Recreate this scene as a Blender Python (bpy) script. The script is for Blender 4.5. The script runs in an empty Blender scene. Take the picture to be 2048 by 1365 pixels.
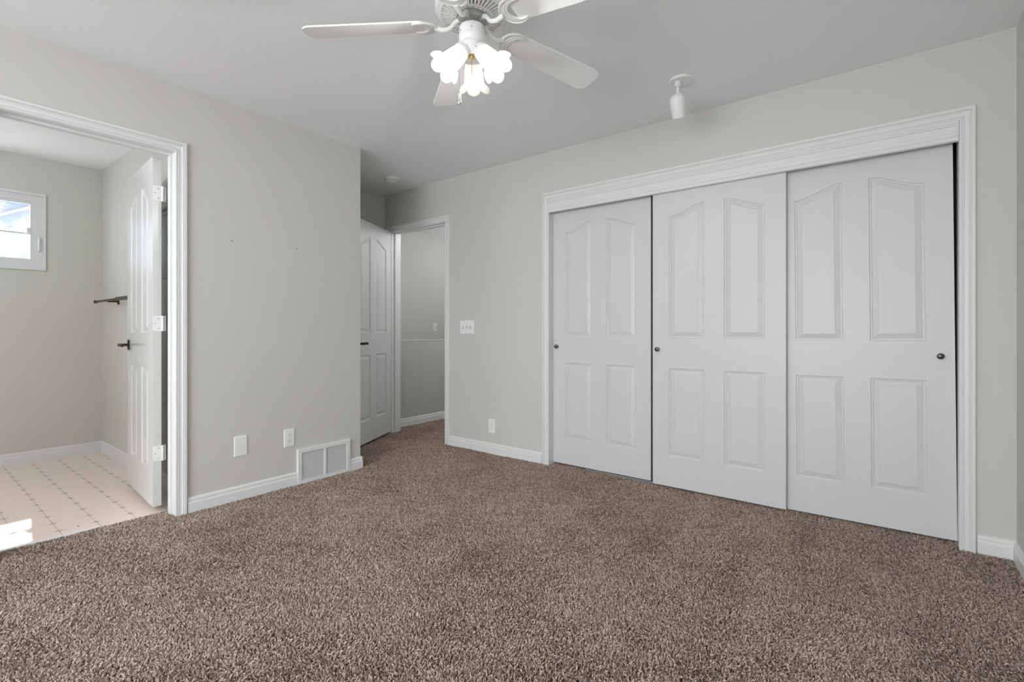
import bpy, bmesh, math, random
import numpy as np
from mathutils import Vector, Matrix
from mathutils.geometry import tessellate_polygon

PI = math.pi
SC = bpy.context.scene
COL = SC.collection
random.seed(7)
rng = np.random.default_rng(11)

# ------------------------------------------------------------------ camera
CAM_Z, YAW, FPX, V0 = 1.0552, math.radians(37.805), 974.3, 659.3
cd = bpy.data.cameras.new('camera')
cam = bpy.data.objects.new('camera', cd)
COL.objects.link(cam)
cam.location = (0, 0, CAM_Z)
cam.rotation_euler = (PI / 2, 0, YAW)
cd.sensor_width = 36.0
cd.lens = FPX / 2048 * 36.0
cd.shift_y = -(1365 / 2 - V0) / 2048
cd.clip_start = 0.02
SC.camera = cam

# ------------------------------------------------------------------ world, sun, daylight, exposure
w = bpy.data.worlds.new('world')
SC.world = w
w.use_nodes = True
wn = w.node_tree.nodes
bg = wn['Background']
bg.inputs['Color'].default_value = (0.86, 0.93, 1.0, 1)
bg.inputs['Strength'].default_value = 4.6

sd = bpy.data.lights.new('sun', 'SUN')
sd.energy = 14.0
sd.angle = math.radians(0.53)
sd.color = (1.0, 0.96, 0.9)
sun = bpy.data.objects.new('sun', sd)
COL.objects.link(sun)
sun.location = (-9, 2, 8)
sun.rotation_euler = Vector((1.0, -0.130, -0.99)).to_track_quat('-Z', 'Y').to_euler()


def area_light(name, loc, aim, sx, sy, power, color=(1, 1, 1), portal=False):
    d = bpy.data.lights.new(name, 'AREA')
    d.shape = 'RECTANGLE'
    d.size, d.size_y = sx, sy
    d.energy = power
    d.color = color
    if portal:
        d.cycles.is_portal = True
    o = bpy.data.objects.new(name, d)
    COL.objects.link(o)
    o.location = loc
    o.rotation_euler = Vector(aim).to_track_quat('-Z', 'Z').to_euler()
    return o


# daylight through the bedroom's own window (behind the camera) and the bathroom window
area_light('window_daylight', (-0.95, -3.29, 1.10), (0, 1, 0), 2.1, 1.9, 86, (0.97, 0.985, 1.0))
area_light('bathroom_window_portal', (-5.5, 0.335, 1.835), (1, 0, 0), 0.9, 0.58, 1, portal=True)


def point_light(name, loc, power, radius, color=(1, 1, 1)):
    d = bpy.data.lights.new(name, 'POINT')
    d.energy = power
    d.shadow_soft_size = radius
    d.color = color
    o = bpy.data.objects.new(name, d)
    COL.objects.link(o)
    o.location = loc
    return o


# unseen fill lights added to brighten the bathroom, the hall and the stairwell
point_light('bathroom_fill_light', (-3.75, -0.90, 1.95), 34, 0.15, (0.87, 0.94, 1.0))
point_light('hall_fill_light', (-3.35, 4.10, 2.15), 21, 0.12, (0.97, 0.985, 1.0))
point_light('stair_fill_light', (-4.45, 5.25, 2.14), 7, 0.06, (0.97, 0.985, 1.0))

SC.view_settings.view_transform = 'Standard'
SC.view_settings.look = 'None'
SC.view_settings.exposure = -0.01
SC.view_settings.gamma = 1.0
SC.view_settings.use_curve_mapping = False
SC.cycles.max_bounces = 12
SC.cycles.diffuse_bounces = 8
SC.cycles.caustics_reflective = False
SC.cycles.caustics_refractive = False
try:
    SC.cycles_curves.shape = 'RIBBONS'
except Exception:
    pass

# ------------------------------------------------------------------ room measures (metres)
H = 2.44                     # ceiling
XA, XA2 = -3.193, -3.31      # left wall: room face, bathroom face
YB, YB2 = 3.176, 3.291       # closet wall: room face, hall face
XC = 0.458                   # right wall
YR = -3.20                   # wall behind the camera
YE = 2.228                   # where the left wall ends
XF = -5.42                   # bathroom far wall
YS = 1.165                   # bathroom side wall
XH = -4.18                   # half wall of the hall
XU = -5.30                   # upper wall of the stairwell
VZ = -0.005                  # vinyl floor


# ------------------------------------------------------------------ materials
def new_mat(name, color, rough=0.5, metal=0.0, spec=0.5, coat=0.0, coat_rough=0.1):
    m = bpy.data.materials.new(name)
    m.use_nodes = True
    b = m.node_tree.nodes['Principled BSDF']
    b.inputs['Base Color'].default_value = (*color, 1)
    b.inputs['Roughness'].default_value = rough
    b.inputs['Metallic'].default_value = metal
    b.inputs['Specular IOR Level'].default_value = spec
    b.inputs['Coat Weight'].default_value = coat
    b.inputs['Coat Roughness'].default_value = coat_rough
    return m


def add_bump(m, scale, strength, dist=0.002, detail=3.0, stretch=None):
    nt = m.node_tree
    b = nt.nodes['Principled BSDF']
    tc = nt.nodes.new('ShaderNodeTexCoord')
    mp = nt.nodes.new('ShaderNodeMapping')
    if stretch:
        mp.inputs['Scale'].default_value = stretch
    n = nt.nodes.new('ShaderNodeTexNoise')
    n.inputs['Scale'].default_value = scale
    n.inputs['Detail'].default_value = detail
    bp = nt.nodes.new('ShaderNodeBump')
    bp.inputs['Strength'].default_value = strength
    bp.inputs['Distance'].default_value = dist
    nt.links.new(tc.outputs['Object'], mp.inputs['Vector'])
    nt.links.new(mp.outputs['Vector'], n.inputs['Vector'])
    nt.links.new(n.outputs['Fac'], bp.inputs['Height'])
    nt.links.new(bp.outputs['Normal'], b.inputs['Normal'])
    return m


WALLC = (0.596, 0.585, 0.550)
M_WALL = add_bump(new_mat('wall_paint', WALLC, 0.55, spec=0.25), 90, 0.10, 0.002)
M_WALLU = add_bump(new_mat('hall_paint_light', (0.575, 0.565, 0.530), 0.55, spec=0.25), 90, 0.10, 0.002)
M_WALLSHADE = add_bump(new_mat('hall_paint_shaded', (0.47, 0.47, 0.445), 0.55, spec=0.25), 90, 0.10, 0.002)  # hall paint with the half wall's shade put into the colour
M_CEIL = add_bump(new_mat('ceiling_paint', (0.91, 0.92, 0.945), 0.8, spec=0.1), 60, 0.25, 0.003)
M_TRIM = new_mat('trim_paint', (0.73, 0.735, 0.74), 0.32, spec=0.4)
M_DOOR = add_bump(new_mat('door_paint', (0.63, 0.635, 0.64), 0.38, spec=0.4), 120, 0.05, 0.001, 4, (1, 1, 0.05))
M_GLOSS = add_bump(new_mat('glossy_door_paint', (0.68, 0.685, 0.69), 0.24, spec=0.9, coat=0.7, coat_rough=0.20), 120, 0.02, 0.001, 4, (1, 1, 0.05))
M_PLASTIC = new_mat('white_plastic', (0.82, 0.82, 0.81), 0.3)
M_DARK = new_mat('dark_slot', (0.03, 0.03, 0.03), 0.6)
M_BRONZE = add_bump(new_mat('oil_rubbed_bronze', (0.075, 0.046, 0.027), 0.36, metal=0.75), 60, 0.1, 0.0006)
M_KNOB = new_mat('dark_pewter', (0.085, 0.085, 0.09), 0.28, metal=0.9)
M_BLACK = new_mat('matt_black_metal', (0.018, 0.018, 0.02), 0.4, metal=0.6)
M_BRASS = new_mat('aged_brass', (0.42, 0.27, 0.10), 0.35, metal=0.9)
M_CHROME = new_mat('chrome', (0.75, 0.75, 0.76), 0.16, metal=1.0)
M_STEEL = new_mat('galvanised_track', (0.42, 0.44, 0.46), 0.4, metal=0.8)
M_FAN = new_mat('fan_white_enamel', (0.80, 0.80, 0.80), 0.28, spec=0.5)
M_BLADE = new_mat('fan_blade_white', (0.90, 0.90, 0.905), 0.4, spec=0.4)
M_VENTIN = new_mat('fan_inside', (0.46, 0.46, 0.47), 0.7)
M_VINYLFRAME = new_mat('window_vinyl', (0.70, 0.71, 0.72), 0.35)
M_CLOSET = new_mat('closet_inside', (0.30, 0.30, 0.29), 0.8)
M_BACKING = new_mat('carpet_backing', (0.075, 0.056, 0.045), 1.0, spec=0.0)


def mat_vinyl():
    m = new_mat('vinyl_tiles', (0.6, 0.5, 0.43), 0.30, spec=0.4)
    nt = m.node_tree
    L = nt.links
    N = nt.nodes
    b = N['Principled BSDF']
    tc = N.new('ShaderNodeTexCoord')
    sx = N.new('ShaderNodeSeparateXYZ')
    L.new(tc.outputs['Object'], sx.inputs[0])

    def mth(op, a, c=None, clamp=False):
        n = N.new('ShaderNodeMath')
        n.operation = op
        n.use_clamp = clamp
        for i, v in enumerate((a, c)):
            if v is None:
                continue
            if isinstance(v, (int, float)):
                n.inputs[i].default_value = v
            else:
                L.new(v, n.inputs[i])
        return n.outputs[0]
    P = 0.1525

    def cell(out, origin):
        t = mth('DIVIDE', mth('SUBTRACT', out, origin), P)
        fr = mth('FRACT', mth('ADD', t, 100.5))
        return mth('MULTIPLY', mth('ABSOLUTE', mth('SUBTRACT', fr, 0.5)), P)   # distance to the line
    dx = cell(sx.outputs['X'], -5.285)
    dy = cell(sx.outputs['Y'], 0.564)
    lx = mth('SUBTRACT', 1.0, mth('DIVIDE', dx, 0.0016), True)    # grout lines running along Y (faint)
    ly = mth('SUBTRACT', 1.0, mth('DIVIDE', dy, 0.0040), True)    # grout lines running along X
    rx = mth('POWER', dx, 0.55)
    ry = mth('POWER', dy, 0.55)
    star = mth('SUBTRACT', 0.034 ** 0.55, mth('ADD', rx, ry))
    star = mth('MULTIPLY', star, 40.0, True)                       # four pointed star at each crossing
    a1 = mth('MULTIPLY', lx, 0.30)
    a2 = mth('MULTIPLY', ly, 0.75)
    a3 = mth('MULTIPLY', star, 0.9)
    mx = mth('MAXIMUM', mth('MAXIMUM', a1, a2), a3)
    noise = N.new('ShaderNodeTexNoise')
    noise.inputs['Scale'].default_value = 5.0
    noise.inputs['Detail'].default_value = 5.0
    L.new(tc.outputs['Object'], noise.inputs['Vector'])
    base = N.new('ShaderNodeMixRGB')
    base.inputs[1].default_value = (0.76, 0.635, 0.565, 1)
    base.inputs[2].default_value = (0.81, 0.69, 0.62, 1)
    L.new(noise.outputs['Fac'], base.inputs[0])
    mix = N.new('ShaderNodeMixRGB')
    L.new(mx, mix.inputs[0])
    L.new(base.outputs[0], mix.inputs[1])
    mix.inputs[2].default_value = (0.36, 0.30, 0.255, 1)
    L.new(mix.outputs[0], b.inputs['Base Color'])
    return m


M_VINYL = mat_vinyl()


def mat_carpet():
    m = bpy.data.materials.new('carpet_yarn')
    m.use_nodes = True
    nt = m.node_tree
    N, L = nt.nodes, nt.links
    b = N['Principled BSDF']
    b.inputs['Roughness'].default_value = 0.95
    b.inputs['Specular IOR Level'].default_value = 0.05
    hi = N.new('ShaderNodeHairInfo')
    cr = N.new('ShaderNodeValToRGB')
    e = cr.color_ramp.elements
    e[0].position = 0.0
    e[0].color = (0.205, 0.152, 0.121, 1)
    e[1].position = 1.0
    e[1].color = (0.62, 0.50, 0.425, 1)
    k = cr.color_ramp.elements.new(0.45)
    k.color = (0.42, 0.332, 0.276, 1)
    L.new(hi.outputs['Random'], cr.inputs['Fac'])
    L.new(cr.outputs['Color'], b.inputs['Base Color'])
    return m


M_CARPET = mat_carpet()


def mat_glass_dirty():
    m = bpy.data.materials.new('dusty_window_glass')
    m.use_nodes = True
    nt = m.node_tree
    N, L = nt.nodes, nt.links
    out = N['Material Output']
    N.remove(N['Principled BSDF'])
    tr = N.new('ShaderNodeBsdfTransparent')
    gl = N.new('ShaderNodeBsdfGlossy')
    gl.inputs['Roughness'].default_value = 0.03
    df = N.new('ShaderNodeBsdfTranslucent')
    df.inputs['Color'].default_value = (0.9, 0.93, 1, 1)
    tc = N.new('ShaderNodeTexCoord')
    n = N.new('ShaderNodeTexNoise')
    n.inputs['Scale'].default_value = 70
    n.inputs['Detail'].default_value = 6
    n.inputs['Roughness'].default_value = 0.7
    L.new(tc.outputs['Object'], n.inputs['Vector'])
    n2 = N.new('ShaderNodeTexNoise')
    n2.inputs['Scale'].default_value = 9
    L.new(tc.outputs['Object'], n2.inputs['Vector'])
    mul = N.new('ShaderNodeMath')
    mul.operation = 'MULTIPLY'
    L.new(n.outputs['Fac'], mul.inputs[0])
    L.new(n2.outputs['Fac'], mul.inputs[1])
    cr = N.new('ShaderNodeValToRGB')
    cr.color_ramp.elements[0].position = 0.20
    cr.color_ramp.elements[0].color = (0.03, 0.03, 0.03, 1)
    cr.color_ramp.elements[1].position = 0.42
    cr.color_ramp.elements[1].color = (0.16, 0.16, 0.16, 1)
    L.new(mul.outputs[0], cr.inputs['Fac'])
    m1 = N.new('ShaderNodeMixShader')
    L.new(cr.outputs['Color'], m1.inputs[0])
    L.new(tr.outputs[0], m1.inputs[1])
    L.new(df.outputs[0], m1.inputs[2])
    lw = N.new('ShaderNodeLayerWeight')
    fp = N.new('ShaderNodeMath')
    fp.operation = 'POWER'
    fp.inputs[1].default_value = 5.0
    L.new(lw.outputs['Facing'], fp.inputs[0])
    fr = N.new('ShaderNodeMath')
    fr.operation = 'MULTIPLY_ADD'
    fr.inputs[1].default_value = 0.95
    fr.inputs[2].default_value = 0.05
    L.new(fp.outputs[0], fr.inputs[0])
    m2 = N.new('ShaderNodeMixShader')
    L.new(fr.outputs[0], m2.inputs[0])
    L.new(m1.outputs[0], m2.inputs[1])
    L.new(gl.outputs[0], m2.inputs[2])
    L.new(m2.outputs[0], out.inputs['Surface'])
    return m


M_GLASS = mat_glass_dirty()


def mat_shade():
    m = bpy.data.materials.new('frosted_glass_shade')
    m.use_nodes = True
    nt = m.node_tree
    N, L = nt.nodes, nt.links
    out = N['Material Output']
    b = N['Principled BSDF']
    b.inputs['Base Color'].default_value = (0.92, 0.91, 0.88, 1)
    b.inputs['Roughness'].default_value = 0.3
    tl = N.new('ShaderNodeBsdfTranslucent')
    tl.inputs['Color'].default_value = (0.88, 0.86, 0.82, 1)
    mx = N.new('ShaderNodeMixShader')
    mx.inputs[0].default_value = 0.30
    L.new(b.outputs[0], mx.inputs[1])
    L.new(tl.outputs[0], mx.inputs[2])
    L.new(mx.outputs[0], out.inputs['Surface'])
    return m


M_SHADE = mat_shade()
M_BULB = new_mat('lit_bulb', (1, 1, 1), 0.4)
_b = M_BULB.node_tree.nodes['Principled BSDF']
_b.inputs['Emission Color'].default_value = (1.0, 0.97, 0.92, 1)
_b.inputs['Emission Strength'].default_value = 6.0


# ------------------------------------------------------------------ mesh helpers
def link_mesh(name, bm, mat, parent=None, smooth=False):
    bmesh.ops.recalc_face_normals(bm, faces=bm.faces)
    me = bpy.data.meshes.new(name)
    bm.to_mesh(me)
    bm.free()
    me.materials.append(mat)
    o = bpy.data.objects.new(name, me)
    COL.objects.link(o)
    if parent is not None:
        o.parent = parent
    if smooth:
        for p in me.polygons:
            p.use_smooth = True
        try:
            me.set_sharp_from_angle(angle=math.radians(smooth if smooth is not True else 40))
        except Exception:
            pass
    return o


def tag(o, label=None, cat=None, group=None, kind=None):
    if label:
        o['label'] = label
    if cat:
        o['category'] = cat
    if group:
        o['group'] = group
    if kind:
        o['kind'] = kind
    return o


def empty(name, loc=(0, 0, 0), rz=0.0):
    o = bpy.data.objects.new(name, None)
    o.empty_display_size = 0.05
    COL.objects.link(o)
    o.location = loc
    o.rotation_euler = (0, 0, rz)
    return o


def box(bm, x0, x1, y0, y1, z0, z1, mtx=None, bevel=0.0):
    c = [(x, y, z) for z in (z0, z1) for y in (y0, y1) for x in (x0, x1)]
    if mtx is not None:
        c = [mtx @ Vector(p) for p in c]
    vs = [bm.verts.new(p) for p in c]
    fs = [bm.faces.new([vs[i] for i in q]) for q in
          ((0, 2, 3, 1), (4, 5, 7, 6), (0, 1, 5, 4), (2, 6, 7, 3), (0, 4, 6, 2), (1, 3, 7, 5))]
    if bevel > 0:
        es = list({e for f in fs for e in f.edges})
        bmesh.ops.bevel(bm, geom=es, offset=bevel, segments=2, affect='EDGES', profile=0.5)


def lathe(bm, prof, seg=32, mtx=None, cap=True):
    """prof: list of (r, z) revolved about local Z."""
    mtx = mtx or Matrix()
    rings = []
    for r, z in prof:
        if r < 1e-6:
            rings.append([bm.verts.new(mtx @ Vector((0, 0, z)))])
        else:
            rings.append([bm.verts.new(mtx @ Vector((r * math.cos(2 * PI * i / seg), r * math.sin(2 * PI * i / seg), z)))
                          for i in range(seg)])
    for a, b in zip(rings, rings[1:]):
        for i in range(seg):
            j = (i + 1) % seg
            if len(a) == 1 and len(b) == 1:
                continue
            if len(a) == 1:
                bm.faces.new((a[0], b[i], b[j]))
            elif len(b) == 1:
                bm.faces.new((a[i], a[j], b[0]))
            else:
                bm.faces.new((a[i], a[j], b[j], b[i]))
    if cap:
        for r in (rings[0], rings[-1]):
            if len(r) > 2:
                bm.faces.new(r)


def tube(bm, pts, rad, seg=10, cap=True):
    """tube through pts; rad a number or a list."""
    pts = [Vector(p) for p in pts]
    rads = rad if isinstance(rad, (list, tuple)) else [rad] * len(pts)
    up = Vector((0, 0, 1))
    prev = None
    rings = []
    for i, p in enumerate(pts):
        t = (pts[min(i + 1, len(pts) - 1)] - pts[max(i - 1, 0)]).normalized()
        if prev is None:
            ref = up if abs(t.dot(up)) < 0.95 else Vector((1, 0, 0))
            n = (ref - t * ref.dot(t)).normalized()
        else:
            n = (prev - t * prev.dot(t)).normalized()
        prev = n
        b = t.cross(n)
        rings.append([bm.verts.new(p + (n * math.cos(2 * PI * k / seg) + b * math.sin(2 * PI * k / seg)) * rads[i])
                      for k in range(seg)])
    for a, b in zip(rings, rings[1:]):
        for k in range(seg):
            bm.faces.new((a[k], a[(k + 1) % seg], b[(k + 1) % seg], b[k]))
    if cap:
        bm.faces.new(rings[0])
        bm.faces.new(rings[-1])


def prism(bm, poly, z0, z1, mtx=None):
    """poly: 2D outline in local XY, extruded along local Z."""
    mtx = mtx or Matrix()
    a = [bm.verts.new(mtx @ Vector((x, y, z0))) for x, y in poly]
    b = [bm.verts.new(mtx @ Vector((x, y, z1))) for x, y in poly]
    n = len(poly)
    bm.faces.new(a)
    bm.faces.new(b)
    for i in range(n):
        j = (i + 1) % n
        bm.faces.new((a[i], a[j], b[j], b[i]))


def align_z(direction, origin=(0, 0, 0)):
    return Matrix.Translation(origin) @ Vector(direction).normalized().to_track_quat('Z', 'Y').to_matrix().to_4x4()


# planes: (a, z, d) -> world, d = distance out of the wall
def on_B(a, z, d): return Vector((a, YB - d, z))
def on_A(a, z, d): return Vector((XA + d, a, z))
def on_C(a, z, d): return Vector((XC - d, a, z))
def on_R(a, z, d): return Vector((a, YR + d, z))
def on_F(a, z, d): return Vector((XF + d, a, z))
def on_S(a, z, d): return Vector((a, YS - d, z))
def on_H(a, z, d): return Vector((XH + d, a, z))
def on_U(a, z, d): return Vector((XU + d, a, z))
def on_E(a, z, d): return Vector((a, YE + d, z))


def frame_of(fn, a, z):
    """matrix with local X along the wall, local Y up, local Z out of the wall"""
    o = fn(a, z, 0)
    ex = fn(a + 1, z, 0) - o
    ey = fn(a, z + 1, 0) - o
    ez = fn(a, z, 1) - o
    return Matrix(((ex.x, ey.x, ez.x, o.x), (ex.y, ey.y, ez.y, o.y), (ex.z, ey.z, ez.z, o.z), (0, 0, 0, 1)))


def extrude_profile(bm, fn, prof, a0, a1, z_off=0.0):
    """prof: (z, d) outline; runs along the wall from a0 to a1"""
    A = [bm.verts.new(fn(a0, z + z_off, d)) for z, d in prof]
    B = [bm.verts.new(fn(a1, z + z_off, d)) for z, d in prof]
    n = len(prof)
    bm.faces.new(A)
    bm.faces.new(B)
    for i in range(n):
        j = (i + 1) % n
        bm.faces.new((A[i], A[j], B[j], B[i]))


CASING = [(0.000, 0.0), (0.000, 0.0095), (0.003, 0.0115), (0.008, 0.0115), (0.0095, 0.0080), (0.0115, 0.0080), (0.0125, 0.0115), (0.015, 0.0125),
          (0.0175, 0.0100), (0.030, 0.0105), (0.037, 0.0150), (0.0385, 0.0120), (0.0405, 0.0120), (0.0420, 0.0185), (0.0535, 0.0185),
          (0.0570, 0.0165), (0.058, 0.0130), (0.058, 0.0)]


def casing(name, fn, a0, a1, zt, label, k=1.0):
    """door casing mitred round the opening a0..a1, height zt"""
    bm = bmesh.new()
    rows = []
    for wd, d in CASING:
        wd *= k
        rows.append([bm.verts.new(fn(a0 - wd, -0.012, d)), bm.verts.new(fn(a0 - wd, zt + wd, d)),
                     bm.verts.new(fn(a1 + wd, zt + wd, d)), bm.verts.new(fn(a1 + wd, -0.012, d))])
    n = len(rows)
    for i in range(n):
        j = (i + 1) % n
        for s in range(3):
            bm.faces.new((rows[i][s], rows[i][s + 1], rows[j][s + 1], rows[j][s]))
    bm.faces.new([r[0] for r in rows])
    bm.faces.new([r[3] for r in rows])
    o = link_mesh(name, bm, M_TRIM)
    return tag(o, label, 'door trim', kind='structure')


BASE = [(-0.012, 0.0), (-0.012, 0.013), (0.050, 0.0135), (0.056, 0.0125), (0.060, 0.0095), (0.063, 0.0090),
        (0.066, 0.0100), (0.071, 0.0102), (0.079, 0.0085), (0.085, 0.0040), (0.086, 0.0)]


def baseboard(name, segs, label):
    bm = bmesh.new()
    for fn, a0, a1 in segs:
        extrude_profile(bm, fn, BASE, a0, a1)
    return tag(link_mesh(name, bm, M_TRIM), label, 'baseboard', kind='structure')


def slabs(name, boxes, mat, label, cat='wall'):
    bm = bmesh.new()
    for b in boxes:
        box(bm, *b)
    return tag(link_mesh(name, bm, mat), label, cat, kind='structure')


# ------------------------------------------------------------------ shell
slabs('floor', [(XA2 - 0.03, XC + 0.12, YR - 0.12, 4.1, -0.10, -0.010),
                (XU - 0.02, XA2 - 0.03, 1.27, YB2, -0.10, -0.010),
                (XH - 0.10, XA2 - 0.03, YB2, 6.2, -0.10, -0.010)], M_BACKING,
      'brown carpeted bedroom floor reaching into the hall', 'floor')
slabs('floor_bathroom', [(XF - 0.1, -3.340, -1.35, 1.27, -0.10, VZ)], M_VINYL,
      'beige vinyl bathroom floor printed with small four pointed stars', 'floor')
slabs('ceiling', [(-5.7, XC + 0.12, -1.4, 6.3, H, H + 0.12)], M_CEIL,
      'plain white painted ceiling', 'ceiling')

OPA0, OPA1, OPAZ = 0.285, 1.010, 2.058         # bathroom doorway (along Y), jamb faces
slabs('wall_left', [(XA2, XA, YR - 0.12, OPA0 - 0.018, -0.1, H), (XA2, XA, OPA1 + 0.018, YE, -0.1, H),
                    (XA2, XA, OPA0 - 0.018, OPA1 + 0.018, OPAZ + 0.018, H)], M_WALL,
      'greige bedroom wall with the bathroom doorway and floor vent')
DB0, DB1, DBZ = -4.022, -3.245, 2.045          # bedroom doorway (along X)
CB0, CB1, CBZ = -2.097, 0.263, 2.060           # closet opening
slabs('wall_back', [(-5.6, DB0 - 0.018, YB, YB2, -1.5, H), (DB0 - 0.018, DB1 + 0.018, YB, YB2, DBZ + 0.018, H),
                    (DB1 + 0.018, CB0 - 0.018, YB, YB2, -0.1, H), (CB0 - 0.018, CB1 + 0.018, YB, YB2, CBZ + 0.018, H),
                    (CB1 + 0.018, XC + 0.12, YB, YB2, -0.1, H)], M_WALL,
      'greige bedroom wall holding the closet and the bedroom doorway')
slabs('wall_right', [(XC, XC + 0.12, YR - 0.12, YB, -0.1, H)], M_WALL,
      'narrow strip of greige wall at the closet end of the room')
RW0, RW1, RZ0, RZ1 = -2.05, 0.15, 0.10, 2.10  # bedroom window behind the camera
slabs('wall_rear', [(XA, RW0, YR - 0.12, YR, -0.1, H), (RW1, XC, YR - 0.12, YR, -0.1, H),
                    (RW0, RW1, YR - 0.12, YR, -0.1, RZ0), (RW0, RW1, YR - 0.12, YR, RZ1, H)], M_WALL,
      'greige bedroom wall behind the viewer with the bedroom window')
slabs('wall_alcove', [(-4.75, XA2, YE - 0.10, YE, -0.1, H)], M_WALL,
      'greige return wall of the entry alcove')
bm = bmesh.new()
prism(bm, [(-4.133, YB), (-4.21, 2.945), (-4.45, YE), (-4.60, YE), (-4.30, YB)], -0.1, H)
tag(link_mesh('wall_entry', bm, M_WALL), 'shaded greige end wall of the entry alcove above the open door', 'wall', kind='structure')
WF0, WF1, WFZ0, WFZ1 = -0.110, 0.795, 1.540, 2.135
slabs('wall_bathroom_far', [(XF - 0.13, XF, -1.35, WF0, -0.1, H), (XF - 0.13, XF, WF1, YS + 0.1, -0.1, H),
                            (XF - 0.13, XF, WF0, WF1, -0.1, WFZ0), (XF - 0.13, XF, WF0, WF1, WFZ1, H)], M_WALL,
      'greige bathroom wall with the small window')
slabs('wall_bathroom_side', [(XF, XA2, YS, YS + 0.1, -0.1, H)], M_WALL,
      'greige bathroom side wall behind the open bathroom door')
slabs('wall_bathroom_near', [(XF, XA2, -1.35, -1.25, -0.1, H)], M_WALL,
      'greige bathroom wall out of sight beside the doorway')
slabs('wall_half', [(XH - 0.10, XH, YB2, 6.2, -1.5, 0.928)], M_WALLSHADE,
      'half wall darkened for shade along the stairs seen through the bedroom doorway')
slabs('wall_stair', [(XU - 0.1, XU, YB2, 6.2, -1.5, H)], M_WALLU,
      'pale greige stairwell wall rising above the half wall')
slabs('wall_hall_end', [(XU - 0.1, -2.9, 6.2, 6.3, -1.5, H)], M_WALLU, 'greige wall closing the hall')
slabs('wall_hall_right', [(-3.0, -2.9, YB2, 6.2, -0.1, H)], M_WALLU, 'greige hall wall beside the closet')
slabs('floor_stairwell', [(XU - 0.1, XH, YB2, 6.2, -1.6, -1.5)], M_WALLU, 'landing at the bottom of the stairwell', 'floor')
slabs('wall_closet', [(CB0 - 0.25, CB1 + 0.30, 3.95, 4.05, -0.1, H), (CB0 - 0.30, CB0 - 0.20, YB2, 4.05, -0.1, H),
                      (CB1 + 0.22, CB1 + 0.32, YB2, 4.05, -0.1, H)], M_CLOSET, 'dim inside walls of the closet')

# cap of the half wall
bm = bmesh.new()
box(bm, XH - 0.100, XH + 0.003, YB2, 6.2, 0.928, 0.936)
tag(link_mesh('trim_1', bm, M_WALLU), 'thin pale cap along the top of the shaded half wall', 'wall cap', kind='structure')

# baseboards
baseboard('baseboard_left', [(on_A, 1.068, 1.722), (on_A, 2.134, YE + 0.0135), (on_E, XA - 0.115, XA + 0.0135)],
          'white moulded baseboard under the bathroom doorway wall, broken by the vent')
baseboard('baseboard_back', [(on_B, DB1 + 0.063, CB0 - 0.063), (on_B, CB1 + 0.063, XC - 0.002)],
          'white moulded baseboard beside the closet')
baseboard('baseboard_right', [(on_C, YR, YB)], 'white moulded baseboard at the closet end wall')
baseboard('baseboard_bathroom', [(on_F, -1.25, YS), (on_S, XF + 0.0136, XA2)],
          'white moulded baseboard around the beige vinyl floor')
baseboard('baseboard_hall', [(on_H, YB2, 6.2)], 'white moulded baseboard under the shaded half wall')
baseboard('baseboard_rear', [(on_R, XA, XC)], 'white moulded baseboard behind the viewer')

# casings and jambs
casing('trim_2', on_A, OPA0 - 0.005, OPA1 - 0.003, OPAZ + 0.003, 'white moulded casing around the bathroom doorway')
casing('trim_3', on_B, DB0 - 0.004, DB1 + 0.004, DBZ + 0.002, 'white moulded casing around the bedroom doorway')
casing('trim_4', on_B, CB0 + 0.001, CB1 + 0.001, CBZ + 0.001, 'white moulded casing around the closet opening')


def jamb(name, kind_axis, a0, a1, zt, d0, d1, stop, label):
    """three boards lining an opening; kind_axis 'x' for the back wall, 'y' for the left wall"""
    bm = bmesh.new()

    def bx(aa, ab, da, db, z0, z1):
        if kind_axis == 'x':
            box(bm, aa, ab, da, db, z0, z1)
        else:
            box(bm, da, db, aa, ab, z0, z1)
    t = 0.018
    bx(a0 - t, a0, d0, d1, -0.012, zt)
    bx(a1, a1 + t, d0, d1, -0.012, zt)
    bx(a0 - t, a1 + t, d0, d1, zt, zt + t)
    if stop:
        s0, s1 = stop
        bx(a0, a0 + 0.010, s0, s1, -0.012, zt - 0.010)
        bx(a1 - 0.010, a1, s0, s1, -0.012, zt - 0.010)
        bx(a0, a1, s0, s1, zt - 0.010, zt)
    o = link_mesh(name, bm, M_TRIM)
    return tag(o, label, 'door jamb', kind='structure')


jamb('trim_5', 'y', OPA0, OPA1, OPAZ, XA2 - 0.004, XA + 0.0005, (XA2 + 0.034, XA2 + 0.068),
     'white painted jamb lining the bathroom doorway')
jamb('trim_6', 'x', DB0, DB1, DBZ, YB - 0.0005, YB2 + 0.004, (YB + 0.040, YB + 0.074),
     'white painted jamb lining the bedroom doorway')
jamb('trim_7', 'x', CB0, CB1, CBZ, YB - 0.0005, YB2 + 0.004, None,
     'white painted jamb lining the closet opening')
# closet valance hiding the sliding track
VAL = [(1.963, 0.0), (1.963, 0.0100), (1.966, 0.0130), (1.976, 0.0130), (1.9775, 0.0090), (1.9800, 0.0090), (1.9815, 0.0110), (1.990, 0.0075),
       (1.9915, 0.0105), (1.999, 0.0115), (2.0005, 0.0070), (2.0030, 0.0070), (2.0045, 0.0090), (2.034, 0.0085), (2.0355, 0.0045), (2.0380, 0.0045),
       (2.0395, 0.0095), (2.046, 0.0095), (2.0475, 0.0050), (2.0495, 0.0050), (2.051, 0.0090), (2.062, 0.0090), (2.062, 0.0), (2.062, -0.012), (1.963, -0.012)]
bm = bmesh.new()
extrude_profile(bm, on_B, VAL, CB0 + 0.001, CB1 - 0.001)
tag(link_mesh('trim_8', bm, M_TRIM), 'white moulded valance board along the top of the closet opening', 'valance', kind='structure')
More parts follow.
